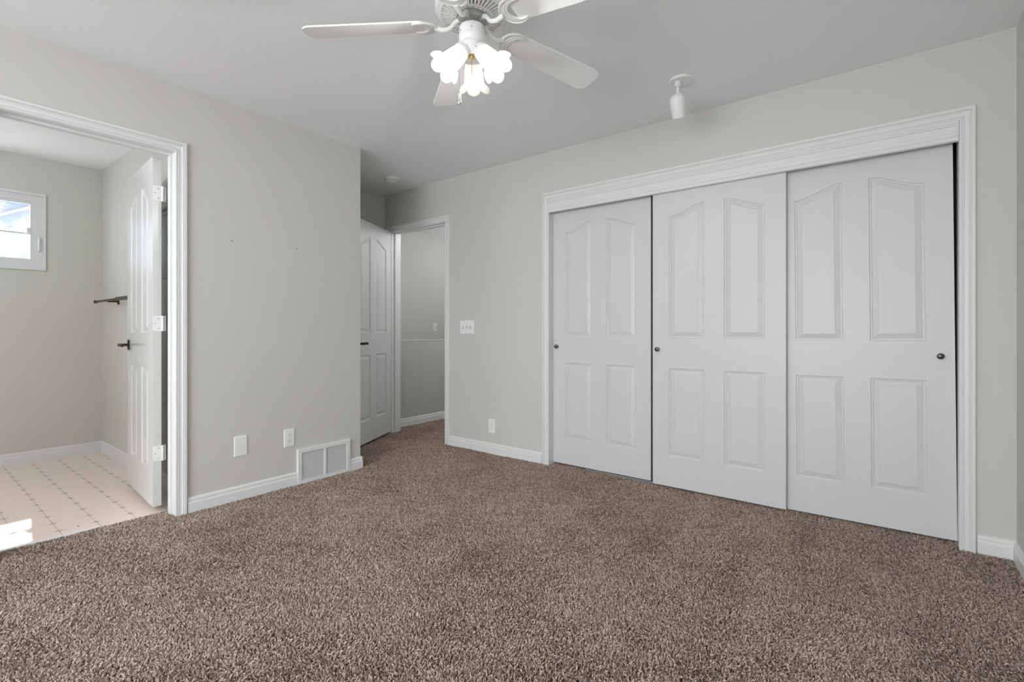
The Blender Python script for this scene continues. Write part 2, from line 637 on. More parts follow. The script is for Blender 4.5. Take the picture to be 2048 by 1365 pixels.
# steel floor guide and track of the sliding doors
bm = bmesh.new()
box(bm, CB0, CB1, YB + 0.012, YB + 0.105, 2.020, 2.058)
tag(link_mesh('trim_9', bm, M_STEEL), 'metal track of the sliding closet doors behind the valance', 'door track', kind='structure')
bm = bmesh.new()
box(bm, CB0 + 0.30, CB0 + 0.86, YB + 0.048, YB + 0.054, -0.012, 0.010)
tag(link_mesh('trim_10', bm, M_STEEL), 'grey metal floor guide strip under the first closet door', 'door guide', kind='structure')
# pale edge strip where the vinyl meets the carpet
bm = bmesh.new()
box(bm, -3.345, -3.331, OPA0 + 0.001, OPA1 - 0.30, -0.02, 0.003, bevel=0.002)
tag(link_mesh('trim_11', bm, M_TRIM), 'thin pale edge strip between vinyl and carpet in the bathroom doorway', 'threshold', kind='structure')


# ------------------------------------------------------------------ panel doors
def panel_outlines(wd, d=0.0):
    """four outlines moved inwards by d: two with an ogee top, two plain, for a door wd wide"""
    s = 0.110
    mid = wd / 2
    g = 0.060
    x0, x1, x2, x3 = s, mid - g, mid + g, wd - s

    def ogee(xa, xb, za, zb, n=16):
        pts = []
        for i in range(n + 1):
            x = xa + d + (xb - xa - 2 * d) * i / n
            t = (x - xa) / (xb - xa)
            e = t * t * (3 - 2 * t)
            sl = (zb - za) * 6 * t * (1 - t) / (xb - xa)
            pts.append((x, za + (zb - za) * e - d * math.sqrt(1 + sl * sl)))
        return pts

    def rect(xa, xb, za, zb):
        return [(xa + d, za + d), (xb - d, za + d), (xb - d, zb - d), (xa + d, zb - d)]
    zl, zh, zb = 1.790, 1.856, 0.985
    return [[(x0 + d, zb + d), (x1 - d, zb + d)] + ogee(x0, x1, zl, zh)[::-1],
            [(x2 + d, zb + d), (x3 - d, zb + d)] + ogee(x2, x3, zh, zl)[::-1],
            rect(x0, x1, 0.198, 0.785), rect(x2, x3, 0.198, 0.785)]


RINGS = [(0.0, 0.0), (0.0035, 0.0045), (0.010, 0.0048), (0.0125, 0.0080), (0.036, 0.0020), (0.0375, 0.0010)]


def door_leaf(wd, ht, th, name, mat, parent):
    """leaf: local x 0..wd, y 0..th (front face at y=0 looks to -y), z 0..ht"""
    bm = bmesh.new()
    outs = panel_outlines(wd)
    sc = ht / 1.985
    outs = [[(x, z * sc) for x, z in o] for o in outs]
    outer = [(0, 0), (wd, 0), (wd, ht), (0, ht)]
    loops = [outer] + outs
    flat = [p for l in loops for p in l]
    tris = tessellate_polygon([[Vector((x, z, 0)) for x, z in l] for l in loops])
    for side in (0, 1):
        sgn = 1 if side == 0 else -1
        y0 = 0.0 if side == 0 else th
        vs = [bm.verts.new((x, y0, z)) for x, z in flat]
        for t in tris:
            try:
                bm.faces.new([vs[i] for i in t])
            except ValueError:
                pass
        k = 4
        for oi, o in enumerate(outs):
            base = vs[k:k + len(o)]
            k += len(o)
            prev = base
            for ins, dep in RINGS[1:]:
                pts = [(x, z * sc) for x, z in panel_outlines(wd, ins)[oi]]
                cur = [bm.verts.new((x, y0 + sgn * dep, z)) for x, z in pts]
                for i in range(len(o)):
                    j = (i + 1) % len(o)
                    bm.faces.new((prev[i], prev[j], cur[j], cur[i]))
                prev = cur
            f = bm.faces.new(prev)
            bmesh.ops.triangulate(bm, faces=[f])
        if side == 0:
            first = vs[:4]
        else:
            last = vs[:4]
    for i in range(4):
        j = (i + 1) % 4
        bm.faces.new((first[i], first[j], last[j], last[i]))
    return link_mesh(name, bm, mat, parent)


def round_knob(parent, x, y, z, mat):
    """small round cabinet knob standing out to -y"""
    bm = bmesh.new()
    m = Matrix.Translation((x, y, z)) @ Matrix.Rotation(PI / 2, 4, 'X')
    lathe(bm, [(0.0, 0.0), (0.0085, 0.0), (0.0085, 0.002), (0.0050, 0.004), (0.0045, 0.012), (0.0080, 0.015), (0.0135, 0.019),
               (0.0150, 0.023), (0.0135, 0.027), (0.0080, 0.0295), (0.0, 0.030)], 24, m, cap=False)
    return link_mesh('knob', bm, mat, parent, smooth=True)


DW = 0.795
closet = [('door_3', CB0 + 0.001, YB + 0.060, 0.0, 'white closet sliding door nearest the bedroom doorway, knob on its doorway side', 0.036),
          ('door_4', -1.270, YB + 0.018, 0.0, 'white middle closet sliding door standing in front of the other two', 0.036),
          ('door_5', 0.262 - DW, YB + 0.060, math.radians(0.5), 'white closet sliding door at the room corner, leaning with a dark gap at the top', DW - 0.055)]
for nm, x, y, tilt, lab, kx in closet:
    r = empty(nm, (x, y, 0.013))
    tag(r, lab, 'closet door', 'sliding closet doors', 'structure')
    if tilt:
        r.matrix_world = Matrix.Translation((x + DW, y, 0.013)) @ Matrix.Rotation(-tilt, 4, 'Y') @ Matrix.Translation((-DW, 0, 0))
    door_leaf(DW, 1.985, 0.034, 'door_panel', M_DOOR, r)
    round_knob(r, kx, 0.0, 0.909, M_KNOB)


def hinge(parent, x, y, z, side=1):
    """three knuckle butt hinge: leaf on the door's hinge edge (plane x = 0), barrel beside it"""
    bm = bmesh.new()
    hh = 0.0445
    poly = [(0.0, -hh), (0.026, -hh)]
    for i in range(7):
        t = -PI / 2 + (PI / 2) * i / 6
        poly.append((0.026 + 0.012 * math.cos(t), -hh + 0.012 + 0.012 * math.sin(t)))
    for i in range(7):
        t = (PI / 2) * i / 6
        poly.append((0.026 + 0.012 * math.cos(t), hh - 0.012 + 0.012 * math.sin(t)))
    poly.append((0.0, hh))
    # plate lies in local (y,z); thickness along x
    m = Matrix.Translation((x, y, z)) @ Matrix(((0, 0, side, 0), (-1, 0, 0, 0), (0, 1, 0, 0), (0, 0, 0, 1)))
    prism(bm, poly, 0.0, 0.0022, m)
    o = link_mesh('hinge', bm, M_PLASTIC, parent)
    bm = bmesh.new()
    for k in range(5):
        z0 = z - hh + k * 0.0178
        lathe(bm, [(0.0, z0), (0.0062, z0), (0.0065, z0 + 0.001), (0.0065, z0 + 0.0162), (0.0062, z0 + 0.0172), (0.0, z0 + 0.0172)],
              14, Matrix.Translation((x + side * 0.004, y + 0.008, 0)) @ Matrix.Diagonal((1.15, 1.15, 1, 1)), cap=False)
    link_mesh('hinge_barrel', bm, M_PLASTIC, o, smooth=True)
    bm = bmesh.new()
    xa, xb = sorted((x + side * 0.002, x + side * 0.0045))
    box(bm, xa, xb, y + 0.008, y + 0.023, z - hh, z + hh)
    link_mesh('hinge_plate', bm, M_PLASTIC, o)
    for cz, cy in ((-0.028, 0.012), (0.028, 0.012), (0.0, 0.028)):
        bm = bmesh.new()
        mm = Matrix.Translation((x + side * 0.0022, y - cy, z + cz)) @ Matrix.Rotation(side * PI / 2, 4, 'Y')
        lathe(bm, [(0.0, 0.0012), (0.0028, 0.0008), (0.0036, 0.0)], 12, mm, cap=False)
        link_mesh('screw', bm, M_STEEL, o, smooth=True)
    return o


# bathroom door: hinged at the right jamb, swung into the bathroom
# local x runs from the hinge edge to the free edge, front face looks to the room
ang = math.atan2(0.052, -0.679)
BDW = 0.690
r = empty('door_1', (-3.362, 0.950, 0.028))
tag(r, 'glossy white panel door standing open in the bathroom', 'door', kind='structure')
ux = Vector((math.cos(ang), math.sin(ang), 0))
vy = Vector((-math.sin(ang), math.cos(ang), 0))     # points to -y side (towards viewer) for this direction
M = Matrix(((ux.x, -vy.x, 0, 0), (ux.y, -vy.y, 0, 0), (0, 0, 1, 0), (0, 0, 0, 1)))
r.matrix_world = Matrix.Translation((-3.362, 0.950, 0.028)) @ M
door_leaf(BDW, 2.028, 0.042, 'door_panel', M_GLOSS, r)
bm = bmesh.new()      # small crack of filler at the top edge
for hz in (1.818, 1.062, 0.307):
    hinge(r, 0.0, 0.0395, hz, side=-1)


def lever(parent, x, y, z, sgn, plate_mat):
    """rectangular rose with an angular lever; stands out to -y; lever points along sgn*x"""
    bm = bmesh.new()
    box(bm, x - 0.0165, x + 0.0165, y - 0.008, y, z - 0.033, z + 0.033, bevel=0.0015)
    p = link_mesh('door_handle', bm, plate_mat, parent)
    bm = bmesh.new()
    box(bm, x - 0.009, x + 0.009, y - 0.046, y - 0.008, z - 0.009, z + 0.009, bevel=0.002)
    link_mesh('spindle', bm, plate_mat, p)
    bm = bmesh.new()
    xa, xb = sorted((x - sgn * 0.010, x + sgn * 0.105))
    box(bm, xa, xb, y - 0.060, y - 0.044, z - 0.011, z + 0.010, bevel=0.002)
    link_mesh('lever', bm, plate_mat, p)
    return p


lever(r, BDW - 0.055, 0.0, 0.925, -1, M_BRONZE)
bm = bmesh.new()
box(bm, BDW - 0.0005, BDW + 0.0015, 0.010, 0.032, 0.895, 0.955)
link_mesh('latch_plate', bm, M_BRONZE, r)

# bedroom door: hinged at the far jamb, swung into the alcove
dd = Vector((0.4546, -0.8907, 0))                    # from hinge to free edge
nn = Vector((0.8907, 0.4546, 0))                     # visible face
r = empty('door_2', (-4.003, 3.156, 0.022))
tag(r, 'white panel door standing open in the entry alcove, dark lever handle', 'door', kind='structure')
M = Matrix(((dd.x, -nn.x, 0, 0), (dd.y, -nn.y, 0, 0), (0, 0, 1, 0), (0, 0, 0, 1)))
P0 = Vector((-4.003, 3.156, 0.022))
r.matrix_world = Matrix.Translation(P0) @ M
door_leaf(0.762, 2.020, 0.035, 'door_panel', M_DOOR, r)
hp = lever(r, 0.762 - 0.062, 0.0, 0.908, -1, M_BLACK)
for hz in (1.82, 1.02, 0.24):
    bm = bmesh.new()
    lathe(bm, [(0.0, -0.044), (0.006, -0.044), (0.006, 0.044), (0.0, 0.044)], 14, Matrix.Translation((-0.006, 0.036, hz)), cap=False)
    link_mesh('hinge', bm, M_PLASTIC, r, smooth=True)
# latch strike on the far jamb of the bedroom doorway
bm = bmesh.new()
box(bm, DB1 - 0.0025, DB1 + 0.0005, YB + 0.006, YB + 0.034, 0.90, 0.96)
tag(link_mesh('trim_12', bm, M_BLACK), 'dark strike plate on the bedroom doorway jamb', 'strike plate', kind='structure')

# ------------------------------------------------------------------ bathroom window
win = empty('window_1', (XF, (WF0 + WF1) / 2, WFZ0))
tag(win, 'small white framed bathroom window with dusty glass', 'window', kind='structure')
OX = Vector((XF, (WF0 + WF1) / 2, WFZ0))


def ring(bm, y0, y1, z0, z1, wd, x0, x1, o=OX):
    """rectangular frame in the YZ plane"""
    for a in ((y0, y1, z0, z0 + wd), (y0, y1, z1 - wd, z1), (y0, y0 + wd, z0 + wd, z1 - wd), (y1 - wd, y1, z0 + wd, z1 - wd)):
        box(bm, x0 - o.x, x1 - o.x, a[0] - o.y, a[1] - o.y, a[2] - o.z, a[3] - o.z)


bm = bmesh.new()
ring(bm, WF0 - 0.010, WF1 + 0.010, WFZ0 - 0.010, WFZ1 + 0.010, 0.016, XF - 0.05, XF + 0.014)
link_mesh('window_casing', bm, M_VINYLFRAME, win)
bm = bmesh.new()
ring(bm, WF0 + 0.006, WF1 - 0.006, WFZ0 + 0.006, WFZ1 - 0.006, 0.048, XF - 0.07, XF - 0.006)
link_mesh('window_frame', bm, M_VINYLFRAME, win)
sash = bmesh.new()
ring(sash, WF0 + 0.054, WF1 - 0.054, WFZ0 + 0.054, WFZ1 - 0.054, 0.024, XF - 0.05, XF - 0.014)
sash = link_mesh('sash', sash, M_VINYLFRAME, win)
bm = bmesh.new()
box(bm, -0.044, -0.040, WF0 + 0.07 - OX.y, WF1 - 0.07 - OX.y, WFZ0 + 0.07 - OX.z, WFZ1 - 0.07 - OX.z)
link_mesh('glass_pane', bm, M_GLASS, win)
bm = bmesh.new()
box(bm, -0.030, -0.020, WF0 + 0.078 - OX.y, WF1 - 0.078 - OX.y, 1.815 - OX.z, 1.829 - OX.z, bevel=0.002)
link_mesh('crossbar', bm, M_VINYLFRAME, win)
bm = bmesh.new()
box(bm, -0.034, -0.006, WF1 - 0.100 - OX.y, WF1 - 0.074 - OX.y, 1.812 - OX.z, 1.868 - OX.z, bevel=0.004)
link_mesh('latch', bm, M_VINYLFRAME, win)
bm = bmesh.new()
tube(bm, [(-0.004, WF1 - 0.028 - OX.y, 1.685 - OX.z), (0.016, WF1 - 0.030 - OX.y, 1.695 - OX.z), (0.020, WF1 - 0.032 - OX.y, 1.74 - OX.z),
          (0.016, WF1 - 0.030 - OX.y, 1.785 - OX.z), (-0.004, WF1 - 0.028 - OX.y, 1.795 - OX.z)], [0.006, 0.007, 0.008, 0.007, 0.006], 10)
link_mesh('lock_handle', bm, M_VINYLFRAME, win, smooth=True)

# bedroom window behind the viewer
win2 = empty('window_2', (0, 0, 0))
tag(win2, 'white framed bedroom window behind the viewer', 'window', kind='structure')
bm = bmesh.new()
for x0, x1, z0, z1 in ((RW0, RW1, RZ0, RZ0 + 0.05), (RW0, RW1, RZ1 - 0.05, RZ1), (RW0, RW0 + 0.05, RZ0 + 0.05, RZ1 - 0.05),
                       (RW1 - 0.05, RW1, RZ0 + 0.05, RZ1 - 0.05)):
    box(bm, x0, x1, YR - 0.12, YR - 0.075, z0, z1)
link_mesh('window_frame', bm, M_VINYLFRAME, win2)

# ------------------------------------------------------------------ outside the bathroom window
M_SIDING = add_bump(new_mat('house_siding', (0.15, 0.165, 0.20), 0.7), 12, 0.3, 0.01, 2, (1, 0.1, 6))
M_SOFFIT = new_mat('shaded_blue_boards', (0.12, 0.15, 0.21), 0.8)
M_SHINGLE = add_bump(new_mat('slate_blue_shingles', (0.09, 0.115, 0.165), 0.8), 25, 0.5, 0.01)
house = empty('house', (-12.0, 2.0, -3.0))
tag(house, 'pale house with a slate blue roof seen through the bathroom window', 'house')
HM = Matrix(((0, 0, 1, 0), (1, 0, 0, 0), (0, 1, 0, 0), (0, 0, 0, 1)))


def slope_strip(y0, y1, lo, hi):
    """outline between two sloping lines z = c + 0.53 y"""
    return [(y0, lo + 0.53 * y0), (y1, lo + 0.53 * y1), (y1, hi + 0.53 * y1), (y0, hi + 0.53 * y0)]


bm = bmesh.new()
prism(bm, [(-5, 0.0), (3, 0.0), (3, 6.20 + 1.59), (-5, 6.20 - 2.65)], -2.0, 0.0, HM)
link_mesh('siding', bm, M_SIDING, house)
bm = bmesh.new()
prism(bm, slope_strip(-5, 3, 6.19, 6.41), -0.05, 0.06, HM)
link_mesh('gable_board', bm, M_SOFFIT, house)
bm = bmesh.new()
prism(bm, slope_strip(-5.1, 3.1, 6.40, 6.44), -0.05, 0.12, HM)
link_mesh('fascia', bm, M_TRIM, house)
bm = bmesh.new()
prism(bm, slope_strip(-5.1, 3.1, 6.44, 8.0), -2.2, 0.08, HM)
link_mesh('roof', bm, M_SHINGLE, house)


# ------------------------------------------------------------------ wall plates
def rounded_rect(wd, ht, r=0.004, n=4):
    pts = []
    for cx, cy, a in ((wd / 2 - r, -ht / 2 + r, -PI / 2), (wd / 2 - r, ht / 2 - r, 0), (-wd / 2 + r, ht / 2 - r, PI / 2), (-wd / 2 + r, -ht / 2 + r, PI)):
        for i in range(n + 1):
            t = a + PI / 2 * i / n
            pts.append((cx + r * math.cos(t), cy + r * math.sin(t)))
    return pts


def plate_mesh(name, wd, ht, parent=None, thick=0.006, mat=None):
    """face plate with a sloped edge, local XY face, +Z out of the wall"""
    bm = bmesh.new()
    a = rounded_rect(wd, ht)
    b = rounded_rect(wd - 0.008, ht - 0.008, 0.003)
    ra = [bm.verts.new((x, y, 0)) for x, y in a]
    rb = [bm.verts.new((x, y, thick * 0.45)) for x, y in a]
    rc = [bm.verts.new((x, y, thick)) for x, y in b]
    n = len(a)
    for p, q in ((ra, rb), (rb, rc)):
        for i in range(n):
            j = (i + 1) % n
            bm.faces.new((p[i], p[j], q[j], q[i]))
    bm.faces.new(ra)
    bm.faces.new(rc)
    return link_mesh(name, bm, mat or M_PLASTIC, parent)


def screw_mesh(parent, x, y, z, mat=None):
    bm = bmesh.new()
    lathe(bm, [(0.0032, 0.0), (0.0026, 0.0010), (0.0, 0.0013)], 12, Matrix.Translation((x, y, z)), cap=False)
    return link_mesh('screw', bm, mat or M_PLASTIC, parent, smooth=True)


def outlet(fn, a, z, label, two_screws=False):
    r = empty('power_outlet')
    r.matrix_world = frame_of(fn, a, z)
    tag(r, label, 'outlet')
    plate_mesh('face_plate', 0.072, 0.120, r)
    for sy in (-0.0195, 0.0195):
        bm = bmesh.new()
        poly = []
        for i in range(28):
            t = 2 * PI * i / 28
            poly.append((max(-0.0165, min(0.0165, 0.0175 * math.cos(t))), sy + max(-0.0135, min(0.0135, 0.0165 * math.sin(t)))))
        prism(bm, poly, 0.004, 0.0072)
        s = link_mesh('socket', bm, M_PLASTIC, r)
        bm = bmesh.new()
        box(bm, -0.0072, -0.0052, sy + 0.000, sy + 0.008, 0.0070, 0.0076)
        box(bm, 0.0052, 0.0072, sy + 0.001, sy + 0.007, 0.0070, 0.0076)
        lathe(bm, [(0.0025, 0.0070), (0.0025, 0.0076), (0.0, 0.0076)], 12, Matrix.Translation((0, sy - 0.0065, 0)), cap=False)
        link_mesh('socket_slots', bm, M_DARK, s)
    screw_mesh(r, 0, 0, 0.006)
    return r


outlet(on_A, 1.670, 0.326, 'white duplex outlet above the vent on the bathroom doorway wall')
outlet(on_B, -2.681, 0.230, 'white duplex outlet low on the wall between bedroom doorway and closet')

r = empty('blank_wall_plate')
r.matrix_world = frame_of(on_A, 1.360, 0.329)
tag(r, 'blank white wall plate with no sockets, on the wall left of the vent', 'wall plate')
plate_mesh('face_plate', 0.078, 0.124, r)


def switch_plate(fn, a, z, n, label, states):
    r = empty('light_switch')
    r.matrix_world = frame_of(fn, a, z)
    tag(r, label, 'light switch')
    wd = 0.072 + (n - 1) * 0.046
    plate_mesh('face_plate', wd, 0.120, r)
    for k in range(n):
        cx = (k - (n - 1) / 2) * 0.046
        bm = bmesh.new()
        box(bm, cx - 0.0055, cx + 0.0055, -0.0125, 0.0125, 0.0058, 0.0066)
        link_mesh('toggle_slot', bm, M_STEEL, r)
        bm = bmesh.new()
        up = states[k]
        m = Matrix.Translation((cx, 0, 0.005)) @ Matrix.Rotation(math.radians(-28 if up else 28), 4, 'X')
        box(bm, -0.0042, 0.0042, -0.0045, 0.0045, 0.0, 0.016, m, bevel=0.001)
        link_mesh('toggle', bm, M_PLASTIC, r)
        for sy in (-0.030, 0.030):
            screw_mesh(r, cx, sy, 0.006)
    return r


switch_plate(on_B, -2.969, 1.074, 3, 'white triple toggle switch plate between bedroom doorway and closet', (True, False, True))
switch_plate(on_U, 4.979, 1.087, 1, 'white single toggle switch on the pale stairwell wall above the half wall', (True,))

# two small nails left in the wall
for a, z, lab in ((1.307, 1.599, 'tiny dark nail in the plain wall, nearer the bathroom doorway'),
                  (1.718, 1.604, 'tiny dark nail in the plain wall, nearer the alcove corner')):
    bm = bmesh.new()
    lathe(bm, [(0.0, 0.0), (0.0016, 0.0), (0.0016, 0.006), (0.0034, 0.0065), (0.0030, 0.0085), (0.0, 0.009)], 12, frame_of(on_A, a, z), cap=False)
    tag(link_mesh('nail', bm, M_KNOB, None, smooth=True), lab, 'nail', 'nails in the bathroom doorway wall')

# ------------------------------------------------------------------ return air vent
r = empty('air_vent')
VA0, VA1, VZ0, VZ1 = 1.722, 2.134, -0.006, 0.238
r.matrix_world = frame_of(on_A, (VA0 + VA1) / 2, (VZ0 + VZ1) / 2)
tag(r, 'white louvred return air vent low on the wall near the alcove corner', 'air vent')
vw, vh = (VA1 - VA0) / 2, (VZ1 - VZ0) / 2
bm = bmesh.new()
# stamped face: rectangle with two windows
iw, ih, mb = vw - 0.030, vh - 0.028, 0.007
outer0 = [(-vw, -vh), (vw, -vh), (vw, vh), (-vw, vh)]
outer1 = [(-vw + 0.004, -vh + 0.004), (vw - 0.004, -vh + 0.004), (vw - 0.004, vh - 0.004), (-vw + 0.004, vh - 0.004)]
holes = [[(-iw, -ih), (-mb, -ih), (-mb, ih), (-iw, ih)], [(mb, -ih), (iw, -ih), (iw, ih), (mb, ih)]]
loops = [outer1] + holes
flat = [p for l in loops for p in l]
TZ = 0.016
vs = [bm.verts.new((x, y, TZ)) for x, y in flat]
for t in tessellate_polygon([[Vector((x, y, 0)) for x, y in l] for l in loops]):
    bm.faces.new([vs[i] for i in t])
lo = [bm.verts.new((x, y, 0.0)) for x, y in outer0]
hi = [bm.verts.new((x, y, TZ - 0.004)) for x, y in outer0]
for i in range(4):
    j = (i + 1) % 4
    bm.faces.new((lo[i], lo[j], hi[j], hi[i]))
    bm.faces.new((hi[i], hi[j], vs[j], vs[i]))
for h0 in (4, 8):
    q = vs[h0:h0 + 4]
    dn = [bm.verts.new((v.co.x, v.co.y, 0.001)) for v in q]
    for i in range(4):
        j = (i + 1) % 4
        bm.faces.new((q[i], q[j], dn[j], dn[i]))
link_mesh('vent_frame', bm, M_TRIM, r)
bm = bmesh.new()
box(bm, -iw, iw, -ih, ih, 0.0002, 0.0010)
link_mesh('duct_opening', bm, new_mat('dark_duct', (0.06, 0.06, 0.06), 0.9), r)
NL = 27
for k in range(NL):
    cy = -ih + (k + 0.5) * 2 * ih / NL
    bm = bmesh.new()
    for s0, s1 in ((-iw, -mb), (mb, iw)):
        m = Matrix.Translation(((s0 + s1) / 2, cy, 0.0085)) @ Matrix.Rotation(math.radians(-8), 4, 'X')
        hw = (s1 - s0) / 2
        box(bm, -hw, hw, -0.0024, 0.0024, -0.0005, 0.0005, m)
    link_mesh('louver', bm, M_TRIM, r)
for sx in (-vw + 0.014, vw - 0.014):
    screw_mesh(r, sx, 0, TZ, M_STEEL)

# ------------------------------------------------------------------ towel bar
r = empty('towel_bar', (-4.90, YS, 1.285))
tag(r, 'bronze square towel bar on the bathroom side wall beside the open door', 'towel bar')
from_x, to_x = -0.36, 0.55
bm = bmesh.new()
box(bm, from_x, to_x, -0.085, -0.069, -0.006, 0.010, bevel=0.0012)
link_mesh('bar', bm, M_BRONZE, r)
bm = bmesh.new()
box(bm, 0.245, to_x + 0.02, -0.090, -0.064, -0.011, 0.015, bevel=0.0015)
link_mesh('sleeve', bm, M_BRONZE, r)
bm = bmesh.new()
box(bm, from_x - 0.012, from_x + 0.004, -0.089, -0.065, -0.010, 0.014, bevel=0.0015)
link_mesh('end_cap', bm, M_BRONZE, r)
for px in (-0.03, 0.45):
    bm = bmesh.new()
    box(bm, px - 0.010, px + 0.010, -0.076, -0.006, -0.012, 0.006, bevel=0.0015)
    q = link_mesh('bracket', bm, M_BRONZE, r)
    bm = bmesh.new()
    box(bm, px - 0.020, px + 0.020, -0.007, 0.0, -0.028, 0.016, bevel=0.0015)
    link_mesh('mounting_plate', bm, M_BRONZE, q)

# white wall cabinet seen through the gap behind the open bathroom door
r = empty('wall_cabinet', (-3.62, YS, 1.39))
tag(r, 'white wall cabinet glimpsed in the gap behind the open bathroom door', 'cabinet')
bm = bmesh.new()
box(bm, -0.22, 0.22, -0.030, 0.0, 0.0, 0.42, bevel=0.002)
link_mesh('cabinet_body', bm, M_TRIM, r)
bm = bmesh.new()
box(bm, -0.23, 0.23, -0.040, 0.0, 0.42, 0.435)
box(bm, -0.24, 0.24, -0.048, 0.0, 0.445, 0.462)
box(bm, -0.225, 0.225, -0.034, 0.0, 0.435, 0.445)
link_mesh('cornice', bm, M_TRIM, r)

# ------------------------------------------------------------------ smoke detector
r = empty('smoke_detector', (-3.600, 2.845, H))
tag(r, 'round white smoke detector on the ceiling of the entry alcove', 'smoke detector')
bm = bmesh.new()
lathe(bm, [(0.0, 0.0), (0.069, 0.0), (0.070, -0.003), (0.069, -0.008), (0.066, -0.010)], 48, cap=False)
link_mesh('mounting_ring', bm, M_PLASTIC, r, smooth=True)
bm = bmesh.new()
lathe(bm, [(0.066, -0.009), (0.066, -0.018), (0.063, -0.022), (0.060, -0.024), (0.058, -0.032), (0.052, -0.038), (0.036, -0.040), (0.034, -0.037),
           (0.030, -0.037), (0.028, -0.040), (0.0, -0.040)], 48, cap=False)
q = link_mesh('detector_body', bm, M_PLASTIC, r, smooth=True)
bm = bmesh.new()
for k in range(24):
    t = 2 * PI * k / 24
    m = Matrix.Rotation(t, 4, 'Z')
    box(bm, 0.0575, 0.0618, -0.0045, 0.0045, -0.031, -0.026, m)
link_mesh('sensor_slots', bm, M_STEEL, q)
bm = bmesh.new()
lathe(bm, [(0.009, -0.039), (0.009, -0.042), (0.0, -0.0425)], 20, Matrix.Translation((0.015, 0, 0)), cap=False)
link_mesh('test_button', bm, M_PLASTIC, r, smooth=True)

# ------------------------------------------------------------------ ceiling spotlight
r = empty('ceiling_spotlight', (-0.915, 2.706, H))
tag(r, 'white bullet spotlight on a round ceiling plate above the closet', 'spotlight')
bm = bmesh.new()
lathe(bm, [(0.0, 0.0), (0.061, 0.0), (0.0625, -0.003), (0.0625, -0.011), (0.060, -0.014), (0.045, -0.0155), (0.0, -0.016)], 48, cap=False)
link_mesh('ceiling_plate', bm, M_FAN, r, smooth=True)
bm = bmesh.new()
lathe(bm, [(0.0, -0.015), (0.017, -0.015), (0.017, -0.040), (0.015, -0.042), (0.0, -0.042)], 24, Matrix.Translation((-0.012, -0.016, 0)), cap=False)
link_mesh('swivel', bm, M_FAN, r, smooth=True)
bm = bmesh.new()
tube(bm, [(-0.012, -0.016, -0.040), (-0.012, -0.016, -0.090)], 0.0065, 14)
link_mesh('stem', bm, M_FAN, r, smooth=True)
# lamp head: bullet, mouth turned down towards the closet
ax = Vector((-0.06, 0.52, -1.0)).normalized()
m = align_z(ax, (-0.014, -0.022, -0.078))
bm = bmesh.new()
R0 = [(0.0, 0.0), (0.014, 0.0015), (0.027, 0.007), (0.037, 0.017), (0.0425, 0.030), (0.044, 0.045), (0.0435, 0.060), (0.0405, 0.095), (0.0375, 0.128),
      (0.0355, 0.1285), (0.0340, 0.120), (0.034, 0.060), (0.0, 0.055)]
lathe(bm, R0, 40, m, cap=False)
link_mesh('lamp_head', bm, M_FAN, r, smooth=True)

# ------------------------------------------------------------------ ceiling fan
FX, FY, ZB = -1.3030, 1.4237, 2.2275            # axis and blade height
PHI = 0.02095
fan = empty('ceiling_fan', (FX, FY, H))
tag(fan, 'white five blade ceiling fan with three lit tulip glass lamps', 'ceiling fan')
OZ = ZB - H                                     # blade plane in local z

bm = bmesh.new()                                # canopy and motor housing
lathe(bm, [(0.0, 0.0), (0.075, 0.0), (0.078, -0.006), (0.070, -0.020), (0.060, -0.030), (0.060, -0.045), (0.110, -0.052), (0.138, -0.070),
           (0.145, -0.090), (0.146, -0.125), (0.144, -0.140)], 64, cap=False)
link_mesh('motor_housing', bm, M_FAN, fan, smooth=True)

bm = bmesh.new()                                # vented bottom dish with slots
PZ = OZ + 0.058
NS = 44
rad = [0.060, 0.066, 0.074, 0.0765, 0.084, 0.1225, 0.131, 0.141, 0.1455]
hz = [0.0, -0.001, -0.0015, -0.0015, -0.001, 0.006, 0.0085, 0.012, 0.019]
def pp(rr, zz, t): return Vector((rr * math.cos(t), rr * math.sin(t), PZ + zz))
fr = [0.0, 0.28, 0.72]
grid = []
for k in range(NS):
    for f_ in fr:
        t = 2 * PI * (k + f_) / NS
        grid.append([bm.verts.new(pp(rr, zz, t)) for rr, zz in zip(rad, hz)])
n = len(grid)
for i in range(n):
    j = (i + 1) % n
    slot_col = (i % 3 == 1)
    for q in range(len(rad) - 1):
        big = slot_col and q == 4
        small = slot_col and q == 2 - 1 and (i // 3) % 2 == 0
        if big or small:
            a = [grid[i][q], grid[j][q], grid[j][q + 1], grid[i][q + 1]]
            b = [bm.verts.new(v.co + Vector((0, 0, 0.006))) for v in a]
            for x in range(4):
                y = (x + 1) % 4
                bm.faces.new((a[x], a[y], b[y], b[x]))
        else:
            bm.faces.new((grid[i][q], grid[j][q], grid[j][q + 1], grid[i][q + 1]))
link_mesh('vented_cover', bm, M_FAN, fan)
bm = bmesh.new()                                # grey inside seen through the slots
lathe(bm, [(0.055, PZ + 0.0075), (0.100, PZ + 0.0085), (0.142, PZ + 0.021)], 64, cap=False)
link_mesh('motor_shield', bm, M_VENTIN, fan, smooth=True)
bm = bmesh.new()                                # flywheel, darker
lathe(bm, [(0.0, PZ + 0.004), (0.058, PZ + 0.004), (0.058, PZ - 0.012), (0.050, PZ - 0.018), (0.036, PZ - 0.020), (0.0, PZ - 0.020)], 40, cap=False)
link_mesh('flywheel', bm, new_mat('grey_cast_metal', (0.42, 0.42, 0.43), 0.45, metal=0.3), fan, smooth=True)

